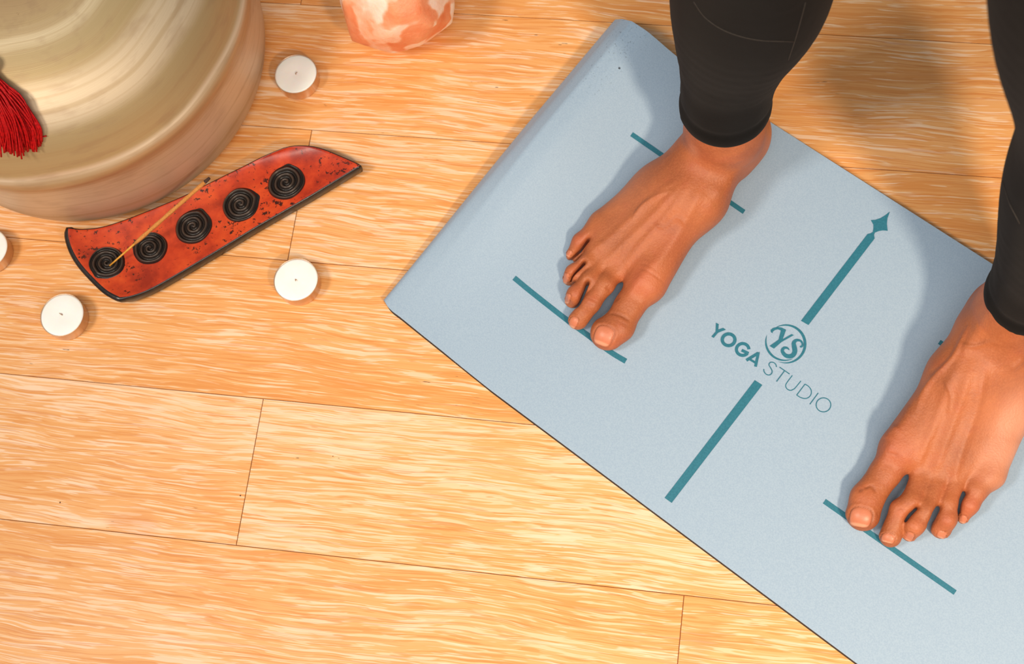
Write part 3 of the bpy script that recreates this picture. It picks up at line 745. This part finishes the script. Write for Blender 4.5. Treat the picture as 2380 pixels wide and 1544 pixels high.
ST_R=[([(2008,1133),(2024,1130),(2036,1143)],m+.023,.0012,-.0010,.5),([(1995,1140),(2003,1136)],m+.022,.0018,-.0007,.6),
 ([(2160,880),(2120,950),(2075,1030),(2040,1095)],[.062,.050,.036,.030],.0045,.0016,0),
 ([(2225,850),(2190,940),(2150,1040),(2118,1130)],[.07,.056,.042,.033],.0036,.0013,0),
 ([(2255,850),(2230,940),(2190,1050),(2155,1140)],[.07,.056,.042,.032],.0034,.0012,0),
 ([(2285,860),(2270,950),(2235,1050),(2212,1130)],[.066,.052,.040,.030],.0034,.0012,0),
 ([(2250,760),(2215,830),(2160,890),(2128,968)],[.075,.066,.056,.044],.0020,.0014,.15),
 ([(2240,790),(2265,800),(2300,798),(2335,810)],[.078,.08,.08,.078],.0016,.0010,.15),
 ([(2195,880),(2210,920),(2205,960)],[.062,.058,.052],.0015,.0008,.12),
 ([(2300,730),(2265,780),(2235,830)],[.09,.078,.066],.0050,.0018,0),
 ([(2350,860),(2375,840)],[.07,.07],.002,.001,.1),
 ([(2062,1050),(2085,1060)],m+.028,.0008,-.0003,.2),([(2082,1186),(2094,1182),(2104,1188)],m+.022,.0008,-.0004,.2),
 ([(2086,1000),(2068,1012),(2056,1030)],[.03,.028,.026],.004,.0016,0)]
NR=[((2001,1202),m+.020,FR.toes[0]['dir'][:2],.0068,.0080),((2064,1252),m+.013,FR.toes[1]['dir'][:2],.0032,.0050),((2113,1249),m+.011,FR.toes[2]['dir'][:2],.0022,.0032),((2189,1243),m+.0115,FR.toes[3]['dir'][:2],.0022,.0034),((2239,1207),m+.011,FR.toes[4]['dir'][:2],.0024,.0030)]
RD_R=[((2080,1050),m+.03,.016,.7),((2095,1192),m+.022,.006,.6),((2128,1221),m+.021,.006,.5),((2200,1208),m+.021,.007,.6),((2256,1180),m+.018,.011,.9),((2015,1160),m+.02,.010,.4)]
PL_R=[((2345,1060),.02,.024,1.),((2325,1112),.016,.018,.8),((2380,985),.03,.03,.9)]
def smooth_mesh(V,Q,it=2,lam=.45):
    e=np.concatenate([Q[:,[0,1]],Q[:,[1,2]],Q[:,[2,3]],Q[:,[3,0]]]); 
    for _ in range(it):
        s_=np.zeros_like(V); c_=np.zeros(len(V))
        np.add.at(s_,e[:,0],V[e[:,1]]); np.add.at(c_,e[:,0],1); np.add.at(s_,e[:,1],V[e[:,0]]); np.add.at(c_,e[:,1],1)
        V=V+lam*(s_/c_[:,None]-V)
    return V
VL=smooth_mesh(VL,QL); VR=smooth_mesh(VR,QR)
VL,AL=detail(FL,VL,normals(VL,QL),ST_L,NL,RD_L,PL_L)
VR,AR=detail(FR,VR,normals(VR,QR),ST_R,NR,RD_R,PL_R)
VB,QB=surface(lambda P:legs_sdf(P,-.006),(.08,.10,.156),(.50,.66,1.12),.008)
person=empty('person',(.29,.395,MT))
tag(person,'person standing barefoot on the pale blue yoga mat in black leggings, feet apart','person')
PB=np.array(person.location)
V=np.concatenate([VL,VR,VB]); Q=np.concatenate([QL,QR+len(VL),QB+len(VL)+len(VR)])
body=obj('body',V-PB,Q,M['skin'],person)
for nm in ('red','pale','nail','nailtip','dark'):
    attr(body,nm,np.concatenate([AL[nm],AR[nm],np.zeros(len(VB))]))
bm=bmesh.new(); bm.from_mesh(body.data)
be=[e for e in bm.edges if e.is_boundary]
for c in (LEGL[1],LEGR[1]):
    es=[e for e in be if (Vector((e.verts[0].co.x+PB[0]-c[0],e.verts[0].co.y+PB[1]-c[1]))).length<.09 and e.verts[0].co.z+PB[2]<.2]
    bmesh.ops.bridge_loops(bm,edges=es)
bmesh.ops.recalc_face_normals(bm,faces=bm.faces)
for f in bm.faces: f.smooth=True
bm.to_mesh(body.data); bm.free()

def make_leggings():
    V,Q=surface(lambda P:legs_sdf(P,0.),(.08,.10,.100),(.50,.66,1.10),.004)
    V=smooth_mesh(V,Q,3,.5)
    o=obj('leggings',V-PB,Q,M['fab'],person)
    bm=bmesh.new(); bm.from_mesh(o.data); bmesh.ops.recalc_face_normals(bm,faces=bm.faces)
    for v in bm.verts:
        if v.is_boundary: v.co.z=.0985-PB[2]
    # soft stretch wrinkles above the hem and a hem band
    for v in bm.verts:
        z=v.co.z+PB[2]
        if z<.30:
            x,y=v.co.x+PB[0],v.co.y+PB[1]; c=LEGL if abs(x-.22)+abs(y-.505)<abs(x-.366)+abs(y-.285) else LEGR
            cx=np.interp(z,c[:,2],c[:,0]); cy=np.interp(z,c[:,2],c[:,1]); a=math.atan2(y-cy,x-cx)
            w=math.exp(-((z-.15)/.05)**2)*.00022*math.sin(z*150+2.6*math.sin(a*2+1)+a*3) 
            w+=.0009*math.exp(-((z-.104)/.008)**2)-.0010*math.exp(-((z-.1165)/.0028)**2)
            n=Vector((math.cos(a),math.sin(a),0)); v.co+=n*w
    bm.to_mesh(o.data); bm.free()
    o.data.polygons.foreach_set('use_smooth',[True]*len(o.data.polygons))
    s=o.modifiers.new('thickness','SOLIDIFY'); s.thickness=.0016; s.offset=-1
    sub=o.modifiers.new('smooth','SUBSURF'); sub.levels=1; sub.render_levels=1
    return o
leg=make_leggings()
def hit(px):
    """where the photographed point meets the leggings"""
    a=W(*px,1.0); b=W(*px,.05); t=np.linspace(0,1,4000)[:,None]; P=a+(b-a)*t; d=legs_sdf(P,0.)
    i=int(np.argmax(d<0)); return P[i] if d[i]<0 else None
def seam(px,r=.0004):
    P=[hit(p) for p in spline(px,5)]; P=[p for p in P if p is not None]
    keep=[P[0]]
    for p in P[1:]:
        if .0015<np.linalg.norm(p-keep[-1])<.03: keep.append(p)
    if len(keep)<3: return
    V,F=tube([p-PB for p in keep],r,6); obj('seam',V,F,M['seam'],leg)
seam([(1612,4),(1640,42),(1690,74),(1760,93),(1845,97)])
seam([(1872,6),(1852,80),(1832,140)])
seam([(2330,420),(2345,470),(2370,520)])

# ------------------------------------------------------------------ bowl
BC=(-.2713,.7933)
def build_bowl():
    root=empty('singing_bowl',(*BC,0)); tag(root,'large brushed bronze domed singing bowl beside the red incense holder','bowl')
    pr=[(.1390,.0),(.1440,.0006),(.1485,.003),(.1530,.0085),(.1565,.017),(.1588,.030),(.1602,.045),(.1612,.060),(.1620,.075),(.1628,.088),
        (.1640,.096),(.1658,.1015),(.1664,.1055),(.1658,.1095),(.1640,.1125),(.1622,.1150),(.1606,.1185),(.1585,.1250),(.1555,.1330),(.1510,.1425),(.1450,.1515),(.1380,.1590),(.1290,.1660),(.118,.1720),(.104,.1772),(.088,.1812),(.070,.1842),(.050,.1862),(.030,.1872),(.012,.1876),(.0015,.1877)]
    pr=[tuple(p) for p in spline(pr,4)]
    V,F=lathe(pr,160); n=160
    F.append(tuple(range(n))[::-1]); F.append(tuple((len(pr)-1)*n+k_ for k_ in range(n)))
    o=obj('shell',V,F,M['bowl'],root)
build_bowl()
def bowl_z(x,y):
    r=math.hypot(x-BC[0],y-BC[1])
    return float(np.interp(r,[0,.012,.03,.05,.07,.088,.104,.118,.129,.138,.145,.151],[.1877,.1876,.1872,.1862,.1842,.1812,.1772,.1720,.1660,.1590,.1515,.1425]))
def onbowl(px,lift=0.):
    z=.18
    for _ in range(30): w=W(*px,z); z=.5*z+.5*(bowl_z(w[0],w[1])+lift)
    return W(*px,z)

# ------------------------------------------------------------------ tassel lying on the bowl
def build_tassel():
    top=onbowl((-36,150),.009); root=empty('tassel',tuple(top)); tag(root,'red thread tassel draped over the bronze bowl','tassel'); b=np.array(top)
    rs=np.random.default_rng(3); parts=[]
    tips=[(2+t*97+rs.normal(0,3), 357-abs(t-.38)*44+rs.normal(0,7)) for t in np.linspace(0,1,110)]
    for i,tp in enumerate(tips):
        t=i/109; lift=.0025+.010*rs.random()*math.sin(math.pi*(.15+.7*t))
        a=(-36+rs.normal(0,5),165+rs.normal(0,5)); m1=(-28+t*72+rs.normal(0,4),232-t*8+rs.normal(0,5)); m2=(-8+t*96+rs.normal(0,4),296-t*8+rs.normal(0,5))
        P=[onbowl(a,.006+.004*rs.random()),onbowl(m1,lift+.004),onbowl(m2,lift+.001),onbowl(tp,.0012+lift*.35)]
        S=spline(P,5); parts.append(tube([q-b for q in S],.00075,5))
    # a thread end that strays
    parts.append(tube([q-b for q in spline([onbowl((70,300),.004),onbowl((88,318),.002),onbowl((98,318),.002),onbowl((108,316),.002)],4)],.0006,5))
    V,F=join(*parts); obj('fringe',V,F,M['tassel'],root)
    V,F=lathe([(.0003,.0085),(.004,.008),(.0068,.005),(.0075,.0),(.0066,-.005),(.0072,-.008),(.0040,-.0088),(.0003,-.009)],20); obj('knot',V,F,M['tassel'],root)
    c=[onbowl(p,.0025) for p in ((-40,140),(-60,90),(-70,40),(-60,-10))]
    V,F=tube([q-b for q in spline(c,5)],.0013,8); obj('cord',V,F,M['tassel'],root)
build_tassel()

# ------------------------------------------------------------------ salt lamp
def build_salt():
    c=W(943,58,0.); root=empty('salt_lamp',(c[0],c[1],0)); tag(root,'pink and orange rock salt lamp on the floor behind the tea lights','lamp')
    bm=bmesh.new(); bmesh.ops.create_icosphere(bm,subdivisions=5,radius=1)
    rs=np.random.default_rng(5); pl=[]
    for i in range(70):
        n=rs.normal(size=3); n/=np.linalg.norm(n); pl.append((n,rs.uniform(.86,1.0)))
    for v in bm.verts:
        d=np.array(v.co); r=min([1.05]+[h/float(n@d) for n,h in pl if float(n@d)>.2])
        d=d*r
        z=d[2]*.062+.052
        # narrow foot, broad body
        k_=np.interp(z,[0,.006,.02,.05,.09,.12],[.86,.94,1.0,1.0,.92,.8])
        v.co=(d[0]*.0530*k_,d[1]*.0520*k_,max(0.,z))
    bm.normal_update(); me=bpy.data.meshes.new('rock'); bm.to_mesh(me); bm.free(); me.materials.append(M['salt'])
    me.polygons.foreach_set('use_smooth',[True]*len(me.polygons))
    o=bpy.data.objects.new('rock',me); link(o,root)
    return c
SALT=build_salt()

# ------------------------------------------------------------------ tea lights
def build_tealights():
    R,Hc=.0190,.0146
    root=empty('tealight',(0,0,0))
    cup=[(.0004,.0),(.0172,.0),(.0181,.0006),(.0184,.0016),(R-.0002,Hc-.0006),(R,Hc-.0002),(R-.0001,Hc),(R-.0004,Hc-.0003),(R-.0006,Hc-.0022),(.0004,Hc-.0024)]
    V,F=lathe(cup,72); c=obj('cup',V,F,M['cup'],root)
    wx=[(.0183,.0118),(.01845,Hc-.0010),(.0181,Hc-.0003),(.0172,Hc),(.010,Hc-.0001),(.004,Hc-.0002),(.0018,Hc-.0005),(.0003,Hc-.0006)]
    V,F=lathe(wx,72); w=obj('wax',V,F,M['wax'],root)
    V,F=tube([(0,0,Hc-.002),(.0000,.0001,Hc+.0004),(-.0005,.0006,Hc+.0012),(-.0014,.0014,Hc+.0017)],[.0005,.0005,.00045,.0003],8); k_=obj('wick',V,F,M['wick'],root)
    spots=[((143.9,732.1),'white tea light at the rounded lower-left end of the incense holder',0),
           ((687.5,650),'white tea light between the incense holder and the yoga mat',2.2),
           ((687.1,171.5),'white tea light right of the bronze bowl, below the salt lamp',4.0),
           ((-32,578),'white tea light cut by the left edge, below the bronze bowl',1.)]
    for i,(p,l,a) in enumerate(spots):
        w_=W(*p,Hc)
        if i==0: r=root
        else:
            r=root.copy(); link(r)
            for ch in list(root.children):
                d=ch.copy(); link(d,r)
        r.location=(w_[0],w_[1],0); r.rotation_euler=(0,0,a)
        tag(r,l,'candle','tea lights on the floor')
build_tealights()

# ------------------------------------------------------------------ incense holder
def T(cx,cy): return (130+cx/3.2162,320+cy/3.2162)
def build_holder():
    # rim of the red top, photographed; far long edge, near long edge, two rounded ends
    far=[T(*p) for p in [(92,680),(200,690),(350,672),(550,607),(800,507),(1000,420),(1140,348),(1400,220),(1560,140),(1700,82)]]
    near=[T(*p) for p in [(478,1193),(560,1182),(700,1130),(900,1020),(1200,842),(1500,660),(1700,545),(1900,430),(2080,322),(2270,208)]]
    lft=[T(*p) for p in [(92,680),(93,740),(125,840),(185,940),(275,1042),(380,1140),(478,1193)]]
    rgt=[T(*p) for p in [(1700,82),(1780,66),(1900,68),(2000,92),(2100,132),(2200,175),(2270,208)]]
    def resamp(P,n):
        P=np.array(spline(P,8)); l=np.r_[0,np.cumsum(np.linalg.norm(np.diff(P,axis=0),axis=1))]; l/=l[-1]
        s=np.linspace(0,1,n); return np.stack([np.interp(s,l,P[:,0]),np.interp(s,l,P[:,1])],-1)
    ns,nt=90,30
    fa,ne,le,ri=resamp(far,ns),resamp(near,ns),resamp(lft,nt),resamp(rgt,nt)
    s=np.linspace(0,1,ns)[:,None,None]; t=np.linspace(0,1,nt)[None,:,None]
    C=(1-t)*fa[:,None]+t*ne[:,None]+(1-s)*le[None]+s*ri[None]-((1-s)*(1-t)*fa[0]+s*(1-t)*fa[-1]+(1-s)*t*ne[0]+s*t*ne[-1])
    def zt(s_,t_):
        z=.0132
        z+=.010*max(0,1-s_/.20)**2*(1-.55*t_) + .005*max(0,(s_-.80)/.20)**2
        z-=.0024*(1-(2*t_-1)**2)
        return z
    zz=np.array([[zt(a,b_) for b_ in np.linspace(0,1,nt)] for a in np.linspace(0,1,ns)])
    top=np.array([[W(*C[i,j],zz[i,j]) for j in range(nt)] for i in range(ns)])
    c0=top.reshape(-1,3).mean(0); c0[2]=0
    root=empty('incense_holder',tuple(c0)); tag(root,'speckled red and black carved wooden incense holder with spiral medallions beside the bowl','incense holder')
    bot=top.copy(); th=np.array([[.0078+.0002*0 for _ in range(nt)] for _ in range(ns)])
    bot[:,:,2]=np.maximum(top[:,:,2]-.0126,.0002)
    # lower face drawn in a little under the far end
    cen=top.mean(axis=1,keepdims=True)
    V=list(top.reshape(-1,3)-c0)+list(bot.reshape(-1,3)-c0); F=[];mi=[]; O=ns*nt
    for i in range(ns-1):
        for j in range(nt-1):
            a=i*nt+j; F.append((a,a+1,a+nt+1,a+nt)); mi.append(0); F.append((O+a,O+a+nt,O+a+nt+1,O+a+1)); mi.append(1)
    # bevelled black rim: side wall with one bulging loop and a lip
    loop=[(i,0) for i in range(ns)]+[(ns-1,j) for j in range(1,nt)]+[(i,nt-1) for i in range(ns-2,-1,-1)]+[(0,j) for j in range(nt-2,0,-1)]
    L=len(loop); tp=np.array([top[q] for q in loop]); bt=np.array([bot[q] for q in loop])
    tg=np.roll(tp,-1,0)-np.roll(tp,1,0); out=np.stack([tg[:,1],-tg[:,0]],-1); out/=np.linalg.norm(out,axis=1)[:,None]
    ctr=tp[:,:2].mean(0)
    if ((tp[:,:2]-ctr)*out).sum()<0: out=-out
    o3=np.c_[out,np.zeros(L)]
    wl=np.array([2.6 if q[0]==0 else 1.0 for q in loop]); wl=(np.roll(wl,1)+wl+np.roll(wl,-1))/3; o3=o3*wl[:,None]
    rings=[tp+o3*.0008+[0,0,-.0003],tp+o3*.0015+[0,0,-.0014],.5*tp+.5*bt+o3*.0013,bt+o3*.0003+[0,0,.0008]]
    idx=[[q[0]*nt+q[1] for q in loop]]
    for r in rings:
        idx.append([len(V)+i for i in range(L)]); V+=list(r-c0)
    idx.append([O+q[0]*nt+q[1] for q in loop])
    for a,b_ in zip(idx[:-1],idx[1:]):
        for i in range(L):
            j=(i+1)%L; F.append((a[i],a[j],b_[j],b_[i])); mi.append(1)
    o=obj('tray',V,F,[M['red'],M['ebony']],root,midx=mi)
    bm=bmesh.new(); bm.from_mesh(o.data); bmesh.ops.recalc_face_normals(bm,faces=bm.faces); bm.to_mesh(o.data); bm.free()
    # medallions
    P3=top.reshape(-1,3)
    def topz(x,y):
        d=((P3[:,:2]-[x,y])**2).sum(1); i=np.argsort(d)[:4]; w=1/(d[i]+1e-8); return float((P3[i,2]*w).sum()/w.sum())
    meds=[((400,952),.0153,3.9),((712,838),.0152,2.5),((1035,675),.0163,.9),((1388,510),.0163,.1),((1727,347),.0166,1.2)]
    hole=None
    for (c,r,ph) in meds:
        w=W(*T(*c),.0085); z0=topz(w[0],w[1]); V=[];F=[];H=[]
        nr,na=44,120
        for i in range(nr+1):
            f=i/nr
            for k_ in range(na):
                a=2*math.pi*k_/na
                lob=1+.018*math.sin(a*2+ph)+.010*math.sin(a*5+ph*3)
                tail=.10*math.exp(-((((a-ph+math.pi)%(2*math.pi))-math.pi)/.22)**2)
                rr=f*r*(lob+tail*f**3)
                turns=3.3; x=(f*turns-a/(2*math.pi)+ph/6.28)%1.0
                rid=max(0.,math.cos((x-.5)*2*math.pi))**1.0 if f>.03 else .6
                rid=.5+.5*math.cos((x-.5)*2*math.pi)
                env=min(1.,(1-f)/.10)**.5 if f>.9 else 1.
                h=(.0010+.0024*rid)*env-.0006
                px_,py_=w[0]+rr*math.cos(a),w[1]+rr*math.sin(a)
                V.append((px_-c0[0],py_-c0[1],topz(px_,py_)+h)); H.append(rid*env)
        for i in range(nr):
            for k_ in range(na):
                l=(k_+1)%na; F.append((i*na+k_,(i+1)*na+k_,(i+1)*na+l,i*na+l))
        o=obj('spiral_medallion',V,F,M['spiral'],root); attr(o,'ridge',H)
        if hole is None: hole=np.array([w[0],w[1],z0+.001])
    return hole
HOLE=build_holder()
def build_stick():
    # leans out of the first medallion's hole, rising away from the floor
    a=W(*T(402,958),.0150); e=W(487,414,.056); root=empty('incense_stick',tuple(a)); tag(root,'thin partly burnt incense stick leaning out of the red holder','incense stick')
    d=e-a; P=lambda t:(d*t)
    V,F=tube([P(0),P(.10),P(.20),P(.27)],[.0007,.0008,.0009,.0010],10); obj('bare_end',V,F,M['bamboo'],root)
    ts=np.linspace(.255,.955,16); V,F=tube([P(t) for t in ts],[.0011]+[.0017+.00015*math.sin(i*2.1) for i in range(14)]+[.0016],10); obj('incense_coating',V,F,M['incense'],root)
    V,F=tube([P(.95),P(.975),P(1.0)],[.0016,.0015,.0012],10); obj('burnt_tip',V,F,M['char'],root)
build_stick()

# ------------------------------------------------------------------ light
def area(name,loc,target,size,energy,col,sy=None):
    L=bpy.data.lights.new(name,'AREA'); L.energy=energy; L.color=col; L.size=size
    if sy: L.shape='RECTANGLE'; L.size_y=sy
    o=bpy.data.objects.new(name,L); link(o); o.location=loc
    o.rotation_euler=(Vector(target)-Vector(loc)).to_track_quat('-Z','Y').to_euler(); return o
area('left_ceiling_light',(-1.40,.24,2.15),(-.2,.4,0),.5,33,(1,.88,.74))
def spot(name,loc,target,energy,col,angle,radius):
    L=bpy.data.lights.new(name,'SPOT'); L.energy=energy; L.color=col; L.spot_size=math.radians(angle); L.spot_blend=1.; L.shadow_soft_size=radius
    o=bpy.data.objects.new(name,L); link(o); o.location=loc; o.rotation_euler=(Vector(target)-Vector(loc)).to_track_quat('-Z','Y').to_euler(); return o
spot('front_spotlight',(.36,-.80,1.35),(.24,.22,0),104,(1,.78,.55),44,.09)
area('front_fill_light',(-.25,-.75,2.4),(-.1,.2,0),1.5,32,(1,.88,.76))  # added soft fill, no such lamp known; lightens the near floor softly
wd=bpy.data.worlds.new('room_light'); SC.world=wd; wd.use_nodes=True
bg=wd.node_tree.nodes['Background']; bg.inputs[0].default_value=(.90,.98,1.04,1); bg.inputs[1].default_value=.23
# ------------------------------------------------------------------ camera
cd=bpy.data.cameras.new('camera'); cam=bpy.data.objects.new('camera',cd); link(cam)
cd.sensor_width=36; cd.lens=FP/2380*36; cd.clip_start=.02
mw=Matrix(((_R[0],_U[0],-_f[0],0),(_R[1],_U[1],-_f[1],0),(_R[2],_U[2],-_f[2],H0),(0,0,0,1)))
cam.matrix_world=mw
cd.dof.use_dof=True; cd.dof.focus_distance=1.19; cd.dof.aperture_fstop=10.
SC.camera=cam
vs=SC.view_settings; vs.view_transform='Standard'; vs.look='None'; vs.exposure=0.; vs.gamma=1.; vs.use_curve_mapping=False
